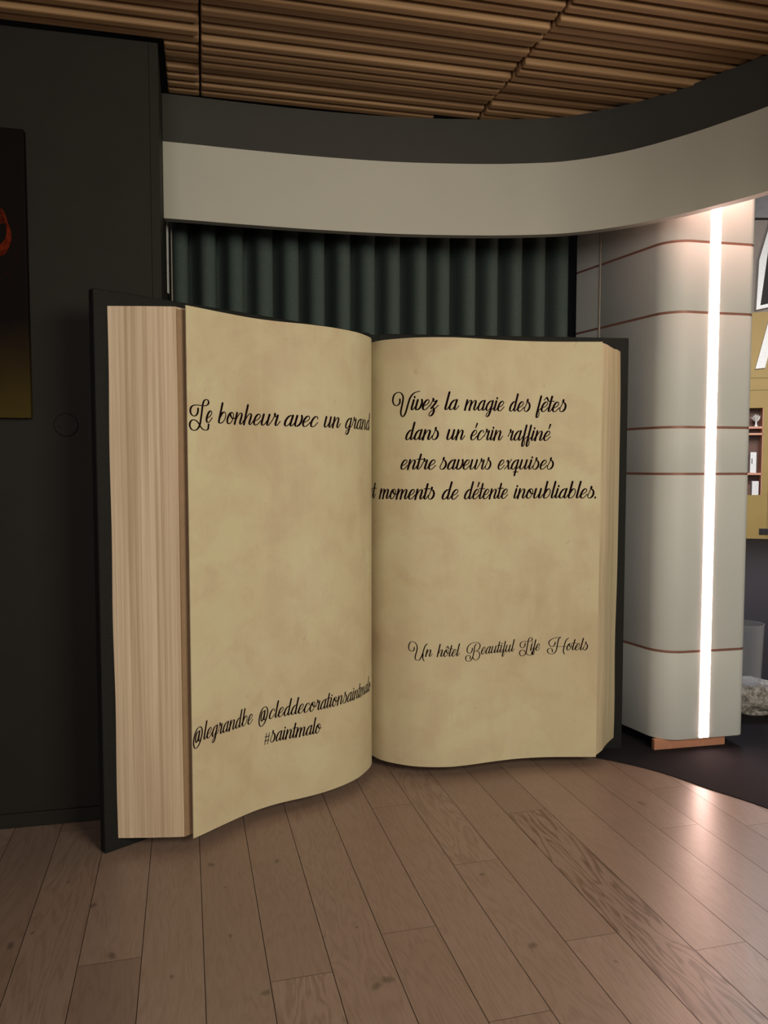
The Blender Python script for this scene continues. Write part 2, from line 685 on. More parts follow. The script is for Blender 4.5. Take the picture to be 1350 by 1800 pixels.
wl = [wallp(-2.6), wallp(0.034), (-0.965, 3.45), (-0.985, 3.57), (-1.10, 3.57), (-1.05, 3.20), wallp(-0.2, -0.12), wallp(-2.6, -0.12)]
struct(MB().prism(wl, 0, 3.019).build('wall_left', M_wall))
c = wallp(0.017, 0.0015)
struct(MB().box(c, WD, WN, 0.0165, 0.0025, 0.06, 3.012).build('trim_1', M_wall, bevel=0.001))
c = wallp(-1.29, 0.006)
struct(MB().box(c, WD, WN, 1.31, 0.006, 0.0, 0.056).build('baseboard_left', M_wall, bevel=0.002))
# pale upright showing in the gap beside the curtain
struct(MB().box((-1.002, 3.63), (1, 0), (0, 1), 0.0065, 0.012, 2.20, 2.72).build('trim_2', M_bwhite, bevel=0.001))
struct(MB().box((-1.003, 3.72), (1, 0), (0, 1), 0.0022, 0.004, 1.0, 2.72).build('trim_3', M_trimrod))

# ------------------------------------------------------------------ curved bulkhead
inner = ARC
outerb = offset_line(ARC, 0.045)
bul = MB().wall_strip(offset_line(ARC, 0.003), outerb, 2.494, 3.03).build('wall_bulkhead', M_white, smooth=True)
struct(bul)
MB().wall_strip(ARC, offset_line(ARC, 0.0029), 2.826, 3.0285).build('upper_band', M_band, bul, smooth=True)
MB().wall_strip(offset_line(ARC, -0.0015), offset_line(ARC, 0.0029), 2.494, 2.824).build('white_band', M_white, bul, smooth=True)
# lowered ceiling behind the bulkhead, over curtain and column
sc_pts = [p for p in offset_line(ARC, 0.05)] + [(1.80, 1.6), (1.80, 3.78), (1.70, 4.6), (-1.4, 4.6), (-1.4, 3.6)]
struct(MB().prism(sc_pts, 2.86, 2.90).build('ceiling_alcove', M_white))
# alcove back wall and the end wall of the lounge to the right of the hall opening
struct(MB().box((0.02, 4.37), (cos(WA), sin(WA)), (-sin(WA), cos(WA)), 1.36, 0.02, 0, 2.86).build('wall_alcove', M_black))

# ------------------------------------------------------------------ curtain
CA = radians(13.2)
cd = (cos(CA), sin(CA))
cn = (-cd[1], cd[0])
cs = Vector((0.992, 4.32, 0))
pts = []
per = 0.1335
NF = 16
L = per * NF
fold = [(0.0, 0.0), (0.16, 0.012), (0.30, 0.050), (0.41, 0.098), (0.52, 0.126), (0.68, 0.138), (0.85, 0.134), (0.96, 0.118), (1.00, 0.080), (0.995, 0.03)]
rc = random.Random(8)
ctrl = []
for q in range(NF):
    jx = (rc.random() - 0.5) * 0.10
    jd = 0.85 + 0.3 * rc.random()
    for fx, fd in fold:
        ctrl.append((cs.x - cd[0] * (L - per * (q + fx + jx * fx)) - cn[0] * (fd * jd - 0.075),
                     cs.y - cd[1] * (L - per * (q + fx + jx * fx)) - cn[1] * (fd * jd - 0.075)))
pts = catmull(ctrl, 3)
pts = pts[::-1]
cur = MB().wall_strip(pts, offset_line(pts, 0.003), 0.02, 2.84).build('curtain', M_curtain, smooth=True)
tag(cur, 'dark green pleated curtain hanging behind the giant book under the white bulkhead', 'curtain')
MB().box((cs.x - cd[0] * L / 2, cs.y - cd[1] * L / 2), cd, cn, L / 2, 0.012, 2.835, 2.862).build('curtain_rail', M_black, cur)

# ------------------------------------------------------------------ white column with copper lines and light strip
col = root('column', 'white panelled column with copper lines and a glowing vertical light strip', 'column', (1.50, 3.85, 0))
E1 = (cos(radians(12)), sin(radians(12)))
E2 = (-E1[1], E1[0])
S3 = (-sin(radians(24.6)), cos(radians(24.6)))
F0 = (1.345 + 0.0136 * E1[0], 3.713 + 0.0136 * E1[1])


def fp(t, dpt=0.0):
    return (1.345 + E1[0] * t + E2[0] * dpt, 3.713 + E1[1] * t + E2[1] * dpt)


def sp_(tau):
    return (F0[0] + S3[0] * tau, F0[1] + S3[1] * tau)


def round_corner(p, a, b_, la, lb, n=12):
    """quadratic blend from p+a*la to p+b*lb"""
    A = (p[0] + a[0] * la, p[1] + a[1] * la)
    B = (p[0] + b_[0] * lb, p[1] + b_[1] * lb)
    out = []
    for i in range(n + 1):
        t = i / n
        # circle-like blend
        w = 0.72
        d_ = (1 - t) ** 2 + 2 * w * t * (1 - t) + t * t
        out.append((((1 - t) ** 2 * A[0] + 2 * w * t * (1 - t) * p[0] + t * t * B[0]) / d_,
                    ((1 - t) ** 2 * A[1] + 2 * w * t * (1 - t) * p[1] + t * t * B[1]) / d_))
    return out


def body_outline(inset=0.0, tau_end=0.50):
    path = [sp_(tau_end)] + round_corner(F0, S3, E1, 0.105, 0.105)
    path += round_corner(fp(0.473), (-E1[0], -E1[1]), E2, 0.04, 0.04, 8)
    path += [fp(0.473, 0.62)]
    if inset:
        path = offset_line(path, inset)
    return path


STRIPES = [0.495, 1.365, 1.590, 2.137, 2.469]
zs = [0.056] + STRIPES + [2.86]
SG = 0.0058
out = body_outline()
for i in range(len(zs) - 1):
    z0 = zs[i] + (SG if i else 0)
    z1 = zs[i + 1] - (SG if i < len(zs) - 2 else 0)
    MB().prism(out, z0, z1).build('cladding_panel', M_panel, col, smooth=True, bevel=0.0015 if i else 0.004)
for z in STRIPES:
    o = MB().prism(body_outline(0.0012), z - SG, z + SG).build('copper_line', M_copper, col, smooth=True)
    o['label'] = 'thin copper line between white panels'
# side panel behind the joint
zz = [0.056] + STRIPES + [2.86]
side0 = [sp_(0.515), sp_(0.70), (sp_(0.70)[0] + 0.3, sp_(0.70)[1] + 0.07), (sp_(0.515)[0] + 0.3, sp_(0.515)[1] + 0.07)]
for i in range(len(zz) - 1):
    MB().prism(side0, zz[i] + (SG if i else 0), zz[i + 1] - (SG if i < len(zz) - 2 else 0)).build('side_panel', M_panel, col)
for z in STRIPES:
    s1 = [sp_(0.515), sp_(0.70), (sp_(0.70)[0] + 0.29, sp_(0.70)[1] + 0.07), (sp_(0.515)[0] + 0.29, sp_(0.515)[1] + 0.07)]
    s1 = [(p[0] + 0.002, p[1] + 0.001) for p in s1]
    MB().prism(s1, z - SG, z + SG).build('copper_line', M_copper, col)
pj = sp_(0.508)
MB().box((pj[0] + 0.02, pj[1] + 0.01), S3, (S3[1], -S3[0]), 0.007, 0.024, 0.056, 2.86).build('joint_rod', M_trimrod, col, bevel=0.002)
# light strip: slim channel proud of the face with a glowing diffuser
lc = fp(0.245, 0.0055)
led = MB().box(lc, E1, E2, 0.0265, 0.007, 0.060, 2.855).build('light_strip', M_led, col, bevel=0.0008)
led['label'] = 'glowing white light strip'
lt = MB().box(fp(0.245, -0.19), E1, E2, 0.0265, 0.17, 2.833, 2.857).build('light_strip', M_led2, col, bevel=0.004)  # unseen run, added for the warm glow on the column's top
lt['label'] = 'unseen run of light strip added along the alcove ceiling'
# plinth
MB().box(fp(0.19, 0.03 + 0.012), E1, E2, 0.196, 0.012, 0.0041, 0.0559).build('plinth', M_plinth, col, bevel=0.0015)
b0 = MB().box(fp(0.215, 0.03 + 0.225), E1, E2, 0.15, 0.19, 0.0041, 0.0559).build('base_recess_shade', M_black, col)  # black block stands in for the shade in the recess beside the plinth

# ------------------------------------------------------------------ giant book
book = root('giant_book', 'giant open book taller than a person, with parchment pages, standing on the wooden floor', 'book', (-0.05, 3.66, 0))
# covers
LA, LB_ = (-1.008, 2.721), (-0.062, 3.640)
RA, RB_ = (-0.030, 3.652), (1.182, 3.772)


def slab(a, b_, th):
    tx, ty = b_[0] - a[0], b_[1] - a[1]
    l = hypot(tx, ty)
    nx, ny = -ty / l, tx / l
    return [a, b_, (b_[0] + nx * th, b_[1] + ny * th), (a[0] + nx * th, a[1] + ny * th)]


MB().prism(slab(LA, LB_, 0.042), 0.0, 2.02).build('cover', M_cover, book, bevel=0.006, seg=3)
MB().prism(slab(RA, RB_, 0.042), 0.0, 2.02).build('cover', M_cover, book, bevel=0.006, seg=3)
MB().prism([(-0.066, 3.641), (-0.026, 3.655), (-0.036, 3.70), (-0.09, 3.675)], 0.0, 2.015).build('spine', M_cover, book)

PL = [(-.697, 2.758), (-.674, 2.786), (-.651, 2.815), (-.619, 2.857), (-.585, 2.899), (-.551, 2.941), (-.515, 2.981), (-.476, 3.017), (-.436, 3.047),
      (-.395, 3.073), (-.352, 3.097), (-.309, 3.122), (-.266, 3.151), (-.222, 3.186), (-.178, 3.229), (-.144, 3.268), (-.114, 3.311), (-.096, 3.346),
      (-.080, 3.385), (-.067, 3.42), (-.0585, 3.455), (-.056, 3.49), (-.062, 3.54), (-.074, 3.60)]
PR = [(-.066, 3.60), (-.060, 3.582), (-.045, 3.557), (-.026, 3.532), (0, 3.508), (.038, 3.484), (.089, 3.459), (.139, 3.442), (.202, 3.433), (.265, 3.433),
      (.315, 3.438), (.394, 3.460), (.474, 3.489), (.555, 3.516), (.636, 3.537), (.744, 3.552), (.848, 3.556), (.927, 3.556), (.994, 3.556)]
CL = catmull(PL, 5)
CR = catmull(PR, 5)
ZB, ZT = 0.041, 1.967


def page_sheet(curve, th):
    back = offset_line(curve, th)
    mb = MB()
    # several rows so the edge can waver a little
    rows = 24
    vs = []
    n = len(curve)
    for r in range(rows + 1):
        z = ZB + (ZT - ZB) * r / rows
        for p in curve:
            vs.append((p[0], p[1], z))
    for r in range(rows + 1):
        z = ZB + (ZT - ZB) * r / rows
        for p in back:
            vs.append((p[0], p[1], z))
    fs = []
    m = n * (rows + 1)
    for r in range(rows):
        for i in range(n - 1):
            a = r * n + i
            fs.append((a, a + 1, a + n + 1, a + n))
            fs.append((m + a, m + a + n, m + a + n + 1, m + a + 1))
        for i in (0, n - 1):
            a = r * n + i
            fs.append((a, a + n, m + a + n, m + a))
    for i in range(n - 1):
        fs.append((i, m + i, m + i + 1, i + 1))
        a = rows * n + i
        fs.append((a, a + 1, m + a + 1, m + a))
    return vs, fs


vs, fs = page_sheet(CL, 0.004)
left_page = mesh_obj('page', vs, fs, M_paper, book, smooth=True)
left_page['label'] = 'left page of aged parchment'
vs, fs = page_sheet(CR, 0.004)
right_page = mesh_obj('page', vs, fs, M_paper, book, smooth=True)
right_page['label'] = 'right page of aged parchment'


def wavy_prism(plan_front, plan_back, z0, z1, amp, seed, rows=40, cut=0.0):
    """page block: front polyline wavers with height, back stays put"""
    r = random.Random(seed)
    pa = [r.random() * 6 for _ in range(6)]
    n = len(plan_front)
    poly_n = n + len(plan_back)
    vs, fs = [], []
    for k in range(rows + 1):
        s = k / rows
        z = z0 + (z1 - z0) * s
        for i, p in enumerate(plan_front):
            w = amp * (sin(3.1 * s * 2 + pa[0] + i * 0.15) + 0.7 * sin(9.2 * s * 2 + pa[1] + i * 0.5) + 0.5 * sin(21 * s + pa[2] + i))
            vs.append((p[0] + w, p[1] - w * 0.3, z))
        for p in plan_back:
            vs.append((p[0], p[1], z))
    for k in range(rows):
        for i in range(poly_n):
            a = k * poly_n + i
            b_ = k * poly_n + (i + 1) % poly_n
            fs.append((a, b_, b_ + poly_n, a + poly_n))
    fs.append(tuple(range(poly_n - 1, -1, -1)))
    fs.append(tuple(range(rows * poly_n, (rows + 1) * poly_n)))
    return vs, fs


# left page block: fore-edge towards the viewer
lf = [(-0.972, 2.752), (-0.93, 2.7525), (-0.90, 2.7535), (-0.86, 2.7535), (-0.82, 2.756), (-0.78, 2.758), (-0.7345, 2.762)]
under = [p for p in offset_line(CL, 0.030)]
under = [p for p in under if p[1] > 2.815]
back = [(-0.728, 2.778), (-0.688, 2.822)] + under[2:-12] + [(-0.078, 3.612)] + [(-0.068 - 0.0, 3.628), (-0.080, 3.616)]
back = [(-0.728, 2.778), (-0.688, 2.822)] + under[2:-14] + [(-0.084, 3.605), (-0.085, 3.612)]
vs, fs = wavy_prism(lf, back, 0.046, 1.963, 0.0012, 3)
blk = mesh_obj('page_block', vs, fs, M_edge, book)
blk['label'] = 'thick left stack of page edges'
# brown inner side behind the lifted page, darkened in colour for its shade
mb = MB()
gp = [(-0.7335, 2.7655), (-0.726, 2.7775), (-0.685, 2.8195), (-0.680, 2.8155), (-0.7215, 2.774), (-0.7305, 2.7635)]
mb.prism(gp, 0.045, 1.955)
mb.build('page_recess_shade', M_recess_shade, book)

# right page block
rf = [(0.990, 3.562), (1.012, 3.585), (1.038, 3.612), (1.062, 3.652), (1.088, 3.690), (1.112, 3.722), (1.138, 3.757)]
underR = offset_line(CR, 0.012)
backR = [(-0.02, 3.640)] + underR[22:-1]
vs, fs = wavy_prism(rf, [(0.9, 3.739)] + backR[:1] + backR[1:], 0.046, 1.963, 0.0024, 9)
# the outer pages are trimmed shorter: chamfer the block's far top and bottom corners
vv = []
for (x, y, z) in vs:
    t = min(max((x - 0.99) / 0.14, 0), 1)
    if y > 3.55 + 1.2 * max(0, x - 0.99) - 0.03 and x > 0.985:
        z = min(z, 1.963 - 0.012 * t + 0.004 * sin(t * 9)) if z > 1.5 else max(z, 0.046 + 0.016 * t)
    vv.append((x, y, z))
blk = mesh_obj('page_block', vv, fs, M_edge2, book)
blk['label'] = 'thin right stack of page edges'

# ------------------------------------------------------------------ script lettering
SH = 0.22


def img(pts, x0, base, xh):
    """path read in slanted coordinates"""
    return [((x - x0) / xh, (base - y) / xh) for x, y in pts]


EXIT = [(0.62, 0.02), (0.70, 0.03), (0.80, 0.14), (0.97, 0.42)]
BOWL = [(0.60, 0.93), (0.45, 1.0), (0.27, 0.90), (0.12, 0.66), (0.05, 0.34), (0.09, 0.08), (0.23, 0.0), (0.38, 0.10), (0.50, 0.34), (0.60, 0.72)]


def tail(x):
    """foot of a down stroke at x and the hairline out of it"""
    return [(x, 0.22), (x + 0.03, 0.06), (x + 0.12, 0.01), (x + 0.22, 0.10), (x + 0.38, 0.42)]


# glyph: (advance, slant already in?, strokes)
G = {
    'a': (0.90, 0, [BOWL, [(0.62, 1.0), (0.575, 0.5)] + tail(0.56)]),
    'b': (0.88, 0, [[(0.15, 1.77), (0.13, 0.9), (0.12, 0.25), (0.16, 0.05), (0.32, 0.0), (0.50, 0.08), (0.66, 0.36), (0.69, 0.68), (0.61, 0.93), (0.46, 1.0), (0.29, 0.86), (0.16, 0.55)]]),
    'c': (0.76, 0, [[(0.58, 0.76), (0.56, 0.92), (0.42, 1.0), (0.24, 0.90), (0.09, 0.60), (0.05, 0.28), (0.12, 0.05), (0.28, 0.0), (0.45, 0.10), (0.66, 0.42)]]),
    'd': (0.92, 0, [BOWL, [(0.62, 1.77), (0.59, 1.0), (0.575, 0.5)] + tail(0.56)]),
    'e': (0.74, 0, [[(0.07, 0.40), (0.28, 0.46), (0.46, 0.62), (0.54, 0.82), (0.46, 0.98), (0.33, 1.0), (0.17, 0.84), (0.06, 0.52), (0.06, 0.22), (0.15, 0.03), (0.30, 0.0), (0.46, 0.10), (0.68, 0.42)]]),
    'f': (0.50, 0, [[(0.20, 1.60), (0.18, 0.9), (0.16, 0.2), (0.15, -0.36), (0.20, -0.60), (0.30, -0.62), (0.39, -0.45), (0.38, -0.18), (0.30, 0.0), (0.17, 0.06)], [(0.17, 0.02), (0.32, 0.17), (0.55, 0.42)]]),
    'g': (0.88, 0, [BOWL, [(0.62, 1.0), (0.58, 0.3), (0.54, -0.25), (0.42, -0.56), (0.26, -0.62), (0.19, -0.48), (0.27, -0.25), (0.55, 0.02), (0.78, 0.2), (0.92, 0.42)]]),
    'h': (0.96, 0, [[(0.10, 1.77), (0.08, 0.9), (0.06, 0.0)], [(0.07, 0.12), (0.20, 0.62), (0.36, 0.93), (0.50, 1.0), (0.61, 0.90), (0.61, 0.60)] + tail(0.57)]),
    'i': (0.42, 0, [[(0.12, 1.0), (0.09, 0.5)] + tail(0.07)], (0.14, 1.30)),
    'l': (0.42, 0, [[(0.12, 1.77), (0.09, 0.9), (0.08, 0.4)] + tail(0.07)]),
    'm': (1.40, 0, [[(0.10, 1.0), (0.08, 0.5), (0.06, 0.0)], [(0.07, 0.12), (0.20, 0.62), (0.34, 0.93), (0.47, 1.0), (0.57, 0.90), (0.56, 0.55), (0.53, 0.0)], [(0.54, 0.12), (0.67, 0.62), (0.82, 0.93), (0.95, 1.0), (1.05, 0.90), (1.05, 0.60)] + tail(1.01)]),
    'n': (0.94, 0, [[(0.10, 1.0), (0.08, 0.5), (0.06, 0.0)], [(0.07, 0.12), (0.20, 0.62), (0.36, 0.93), (0.50, 1.0), (0.61, 0.90), (0.61, 0.60)] + tail(0.57)]),
    'o': (0.80, 0, [[(0.33, 1.0), (0.17, 0.88), (0.06, 0.55), (0.06, 0.22), (0.17, 0.02), (0.33, 0.0), (0.50, 0.18), (0.60, 0.52), (0.58, 0.82), (0.47, 0.98), (0.33, 1.0)], [(0.24, 0.86), (0.34, 0.66), (0.50, 0.50), (0.66, 0.47), (0.82, 0.54)]]),
    'q': (0.92, 0, [BOWL, [(0.62, 1.0), (0.58, 0.3), (0.56, -0.66)], [(0.36, -0.30), (0.86, -0.30)], [(0.58, 0.05), (0.74, 0.14), (0.95, 0.42)]]),
    'r': (0.70, 0, [[(-0.02, 0.40), (0.10, 0.80), (0.14, 1.12), (0.16, 0.96), (0.24, 0.85), (0.40, 0.86)], [(0.42, 0.96), (0.39, 0.5)] + tail(0.37)], (0.125, 1.08)),
    's': (0.78, 0, [[(0.02, 0.30), (0.14, 0.72), (0.22, 1.26)], [(0.21, 1.22), (0.22, 1.02), (0.40, 0.90), (0.54, 0.66), (0.57, 0.36), (0.46, 0.10), (0.28, 0.0), (0.10, 0.08), (0.04, 0.24), (0.06, 0.34)]]),
    't': (0.44, 0, [[(0.12, 1.58), (0.09, 0.8)] + tail(0.07), [(-0.17, 1.08), (0.46, 1.08)]]),
    'u': (0.98, 0, [[(0.10, 1.0), (0.07, 0.5), (0.06, 0.20), (0.12, 0.03), (0.24, 0.02), (0.40, 0.18), (0.56, 0.55), (0.60, 0.7)], [(0.63, 1.0), (0.60, 0.5)] + tail(0.58)]),
    'v': (0.72, 0, [[(0.10, 1.0), (0.07, 0.5), (0.07, 0.20), (0.14, 0.02), (0.28, 0.02), (0.44, 0.16)], [(0.50, 1.02), (0.57, 0.80), (0.56, 0.45), (0.46, 0.16), (0.30, 0.02)]]),
    'x': (0.74, 0, [[(0.10, 0.80), (0.17, 0.98), (0.27, 0.90), (0.36, 0.50), (0.46, 0.10), (0.56, 0.01), (0.66, 0.10), (0.80, 0.42)], [(0.02, 0.0), (0.30, 0.44), (0.60, 1.08)]]),
    'z': (0.74, 0, [[(-0.02, 0.40), (0.12, 0.84), (0.17, 1.12), (0.20, 0.90), (0.34, 0.84), (0.54, 0.95), (0.40, 0.55), (0.14, 0.10), (0.30, 0.20), (0.44, 0.06), (0.48, -0.2), (0.40, -0.5), (0.24, -0.64), (0.10, -0.56), (0.10, -0.34), (0.26, -0.10), (0.52, 0.10), (0.80, 0.44)]], (0.15, 1.08)),
    '.': (0.30, 0, [], (0.08, 0.06)),
    '#': (0.78, 1, [[(0.06, -0.08), (0.34, 1.10)], [(0.44, -0.08), (0.72, 1.10)], [(0.04, 0.32), (0.66, 0.32)], [(0.12, 0.74), (0.74, 0.74)]]),
    '@': (1.34, 1, [[(0.80, 0.92), (0.66, 1.0), (0.48, 0.88), (0.33, 0.52), (0.30, 0.16), (0.38, -0.04), (0.52, 0.06), (0.66, 0.36), (0.80, 0.84)],
                    [(0.86, 1.02), (0.76, 0.5), (0.70, 0.16), (0.76, 0.02), (0.90, 0.08), (1.08, 0.36), (1.20, 0.80), (1.16, 1.18), (0.98, 1.40), (0.72, 1.40), (0.44, 1.18), (0.18, 0.72), (0.04, 0.16), (0.06, -0.32), (0.22, -0.58), (0.46, -0.58), (0.74, -0.34), (0.94, 0.0), (1.06, 0.30)]]),
}
G['L'] = (1.80, 2, [img([(385, 460), (375, 540), (330, 605), (265, 625), (200, 595), (170, 520), (195, 440), (270, 395), (380, 385), (500, 390), (600, 385), (670, 350), (690, 300), (665, 262), (620, 250), (560, 280), (520, 360), (490, 520), (455, 700), (430, 800), (370, 890), (290, 930), (200, 915), (150, 840), (165, 760), (230, 710), (310, 715), (390, 770), (450, 850), (520, 905), (600, 915), (660, 890), (680, 790)], 145, 745, 250)])
G['V'] = (1.95, 2, [img([(188, 182), (184, 240), (140, 275), (95, 258), (74, 200), (95, 115), (160, 78), (215, 100), (240, 160), (225, 260), (204, 360), (210, 422), (238, 440), (275, 390), (312, 270), (350, 160), (410, 95), (490, 72)], 70, 345, 145)])
G['U'] = (2.50, 2, [img([(375, 560), (370, 640), (320, 700), (250, 710), (175, 660), (155, 560), (180, 440), (240, 360), (330, 345), (420, 390), (475, 480), (490, 580), (470, 700), (430, 840), (410, 950), (440, 1030), (500, 1050), (570, 1030), (640, 930), (700, 780), (750, 600), (800, 480), (850, 425), (890, 405)], 145, 890, 260), img([(715, 800), (703, 920), (718, 1000), (750, 1060)], 145, 890, 260)])
G['B'] = (2.46, 2, [img([(425, 520), (410, 620), (350, 700), (290, 705), (220, 650), (205, 560), (240, 450), (320, 365), (430, 315), (540, 305), (650, 320), (730, 380), (750, 470), (710, 560), (640, 620), (560, 640), (510, 640)], 145, 780, 260),
                    img([(560, 638), (660, 660), (730, 740), (735, 830), (690, 930), (600, 985), (520, 970), (460, 910), (435, 860)], 145, 780, 260),
                    img([(600, 370), (550, 400), (515, 500), (495, 640), (465, 780), (420, 900), (350, 990), (270, 1015), (190, 985), (150, 910), (165, 830), (230, 785), (300, 790), (345, 840), (325, 915)], 145, 780, 260)])
G['H'] = (2.80, 2, [img([(310, 340), (300, 400), (250, 460), (190, 460), (140, 400), (135, 330), (190, 260), (280, 215), (380, 195), (470, 188)], 80, 570, 195),
                    img([(470, 188), (420, 230), (390, 320), (375, 430), (350, 560), (300, 650), (230, 685), (150, 670), (95, 610), (105, 545), (165, 515), (225, 540), (235, 620)], 80, 570, 195),
                    img([(320, 462), (620, 462)], 80, 570, 195),
                    img([(700, 215), (650, 245), (600, 330), (570, 450), (550, 570), (555, 640), (585, 690)], 80, 570, 195)])


def glyph(ch):
    if ch in 'éêô':
        base = {'é': 'e', 'ê': 'e', 'ô': 'o'}[ch]
        g = G[base]
        if ch == 'é':
            extra = [[(0.40, 1.70), (0.34, 1.26)]]
        else:
            extra = [[(0.10, 1.20), (0.32, 1.52), (0.52, 1.20)]]
        return (g[0], g[1], list(g[2]), None, extra)
    g = G[ch]
    return (g[0], g[1], g[2], g[3] if len(g) > 3 else None, [])


def word_strokes(word):
    """list of (points, half widths) in slanted units, x-height 1"""
    out = []
    x = 0.0
    for ch in word:
        adv, mode, strokes, dot, extra = glyph(ch)
        sh = SH if mode == 0 else 0.0
        for si, st in enumerate(list(strokes) + extra):
            thin_only = (ch == '#') or (mode == 0 and len(st) == 2 and abs(st[0][1] - st[1][1]) < 0.01)
            if len(st) == 3 and si >= len(strokes) and ch in 'êô':
                fine = [tuple(a[k] + (b_[k] - a[k]) * t / 6 for k in (0, 1)) for a, b_ in zip(st[:-1], st[1:]) for t in range(6)] + [st[-1]]
            else:
                fine = catmull(st, 7)
            P = [(px + sh * py + x, py) for px, py in fine]
            W = []
            for i in range(len(P)):
                a, b_ = P[max(0, i - 1)], P[min(len(P) - 1, i + 1)]
                dx, dy = b_[0] - a[0], b_[1] - a[1]
                dx -= SH * dy
                l = hypot(dx, dy) or 1
                ny = dy / l
                if mode == 2:
                    w = 0.068 + 0.10 * abs(ny) ** 1.6
                elif mode == 1:
                    w = 0.075 + 0.085 * abs(ny) ** 1.6
                else:
                    w = 0.075 + (0.115 * (-ny) ** 1.3 if ny < 0 else 0.012 * ny)
                if thin_only:
                    w = 0.085
                W.append(w / 2)
            for _ in range(2):
                W = [(W[max(0, i - 1)] + 2 * W[i] + W[min(len(W) - 1, i + 1)]) / 4 for i in range(len(W))]
            if ch in 'é' and si >= len(strokes):
                W = [0.085 - 0.035 * i / (len(W) - 1) for i in range(len(W))]
            out.append((P, W))
        if dot:
            px, py = dot[0] + sh * dot[1] + x, dot[1]
            r = 0.085
            out.append(([(px, py - r * 0.5), (px, py + r * 0.5)], [r * 0.95, r * 0.95]))
        x += adv
    return out


def arc_table(curve):
    s = [0.0]
    for a, b_ in zip(curve[:-1], curve[1:]):
        s.append(s[-1] + hypot(b_[0] - a[0], b_[1] - a[1]))
    return s


SL, SR = arc_table(CL), arc_table(CR)


def on_page(curve, tab, s, z, lift):
    s = min(max(s, 0.0), tab[-1])
    lo = 0
    hi = len(tab) - 1
    while hi - lo > 1:
        m = (lo + hi) // 2
        if tab[m] <= s:
            lo = m
        else:
            hi = m
    t = (s - tab[lo]) / (tab[lo + 1] - tab[lo])
    a, b_ = curve[lo], curve[lo + 1]
    l = hypot(b_[0] - a[0], b_[1] - a[1])
    nx, ny = (b_[1] - a[1]) / l, -(b_[0] - a[0]) / l
    return (a[0] + t * (b_[0] - a[0]) + nx * lift, a[1] + t * (b_[1] - a[1]) + ny * lift, z)


def lettering(words, base_z, xh, page, curve, tab, wk=1.15):
    """words: (text, first s, last s) along the page"""
    for text, s0, s1 in words:
        mb = MB()
        st = word_strokes(text)
        x0 = min(p[0] - w for P, W in st for p, w in zip(P, W))
        x1 = max(p[0] + w for P, W in st for p, w in zip(P, W))
        k = (s1 - s0) / (x1 - x0)

        def mp(px, py):
            return on_page(curve, tab, s0 + (px - x0) * k, base_z + py * xh, 0.0007)
        for P, W in st:
            # work in page units so that stroke widths keep their look
            Q = [((p[0] - x0) * k / xh, p[1]) for p in P]
            n = len(Q)
            Lp, Rp = [], []
            for i in range(n):
                a, b_ = Q[max(0, i - 1)], Q[min(n - 1, i + 1)]
                dx, dy = b_[0] - a[0], b_[1] - a[1]
                l = hypot(dx, dy) or 1
                nx, ny = -dy / l, dx / l
                w = W[i] * wk
                Lp.append((Q[i][0] + nx * w, Q[i][1] + ny * w))
                Rp.append((Q[i][0] - nx * w, Q[i][1] - ny * w))

            def cap(c, d_, w):
                return [(c[0] + w * cos(g), c[1] + w * sin(g)) for g in [math.atan2(d_[1], d_[0]) + pi * (q / 6 - 0.5) for q in range(7)]]

            def q3(p):
                return on_page(curve, tab, s0 + p[0] * xh, base_z + p[1] * xh, 0.0007)
            vs = [q3(p) for p in Lp] + [q3(p) for p in Rp]
            mb.add(vs, [(i, n + i, n + i + 1, i + 1) for i in range(n - 1)])
            e = cap(Q[-1], (Q[-1][0] - Q[-2][0], Q[-1][1] - Q[-2][1]), W[-1] * wk)
            mb.add([q3(p) for p in e], [tuple(range(7))])
            e = cap(Q[0], (Q[0][0] - Q[1][0], Q[0][1] - Q[1][1]), W[0] * wk)
            mb.add([q3(p) for p in e], [tuple(range(7))])
        mb.build('lettering', M_ink, page)


lettering([('Le', 0.0057, 0.112), ('bonheur', 0.137, 0.425), ('avec', 0.438, 0.590), ('un', 0.616, 0.706), ('grand', 0.730, 0.948)], 1.561, 0.0415, left_page, CL, SL)
lettering([('@legrandbe', 0.003, 0.289), ('@cleddecorationsaintmalo', 0.315, 0.955)], 0.396, 0.037, left_page, CL, SL, 0.98)
lettering([('#saintmalo', 0.341, 0.599)], 0.2995, 0.037, left_page, CL, SL, 0.98)
lettering([('Vivez', 0.1585, 0.373), ('la', 0.3977, 0.465), ('magie', 0.487, 0.687), ('des', 0.710, 0.814), ('fêtes', 0.838, 0.9814)], 1.651, 0.0432, right_page, CR, SR)
lettering([('dans', 0.2234, 0.374), ('un', 0.407, 0.494), ('écrin', 0.518, 0.681), ('raffiné', 0.704, 0.9125)], 1.5195, 0.0425, right_page, CR, SR)
lettering([('entre', 0.200, 0.362), ('saveurs', 0.3775, 0.624), ('exquises', 0.6554, 0.9273)], 1.3885, 0.0415, right_page, CR, SR)
lettering([('et', 0.004, 0.068), ('moments', 0.085, 0.357), ('de', 0.387, 0.465), ('détente', 0.4895, 0.709), ('inoubliables.', 0.736, 1.123)], 1.256, 0.0425, right_page, CR, SR)
lettering([('Un', 0.2385, 0.350), ('hôtel', 0.368, 0.475), ('Beautiful', 0.500, 0.750), ('Life', 0.7715, 0.873), ('Hotels', 0.905, 1.0973)], 0.5485, 0.031, right_page, CR, SR, 0.98)

# ------------------------------------------------------------------ painting and blanking plate on the dark wall
PD = 0.035
paint = root('painting', 'dark frameless canvas with faint red strokes hanging on the dark wall', 'painting', (*wallp(-0.95, 0.017), 1.585))


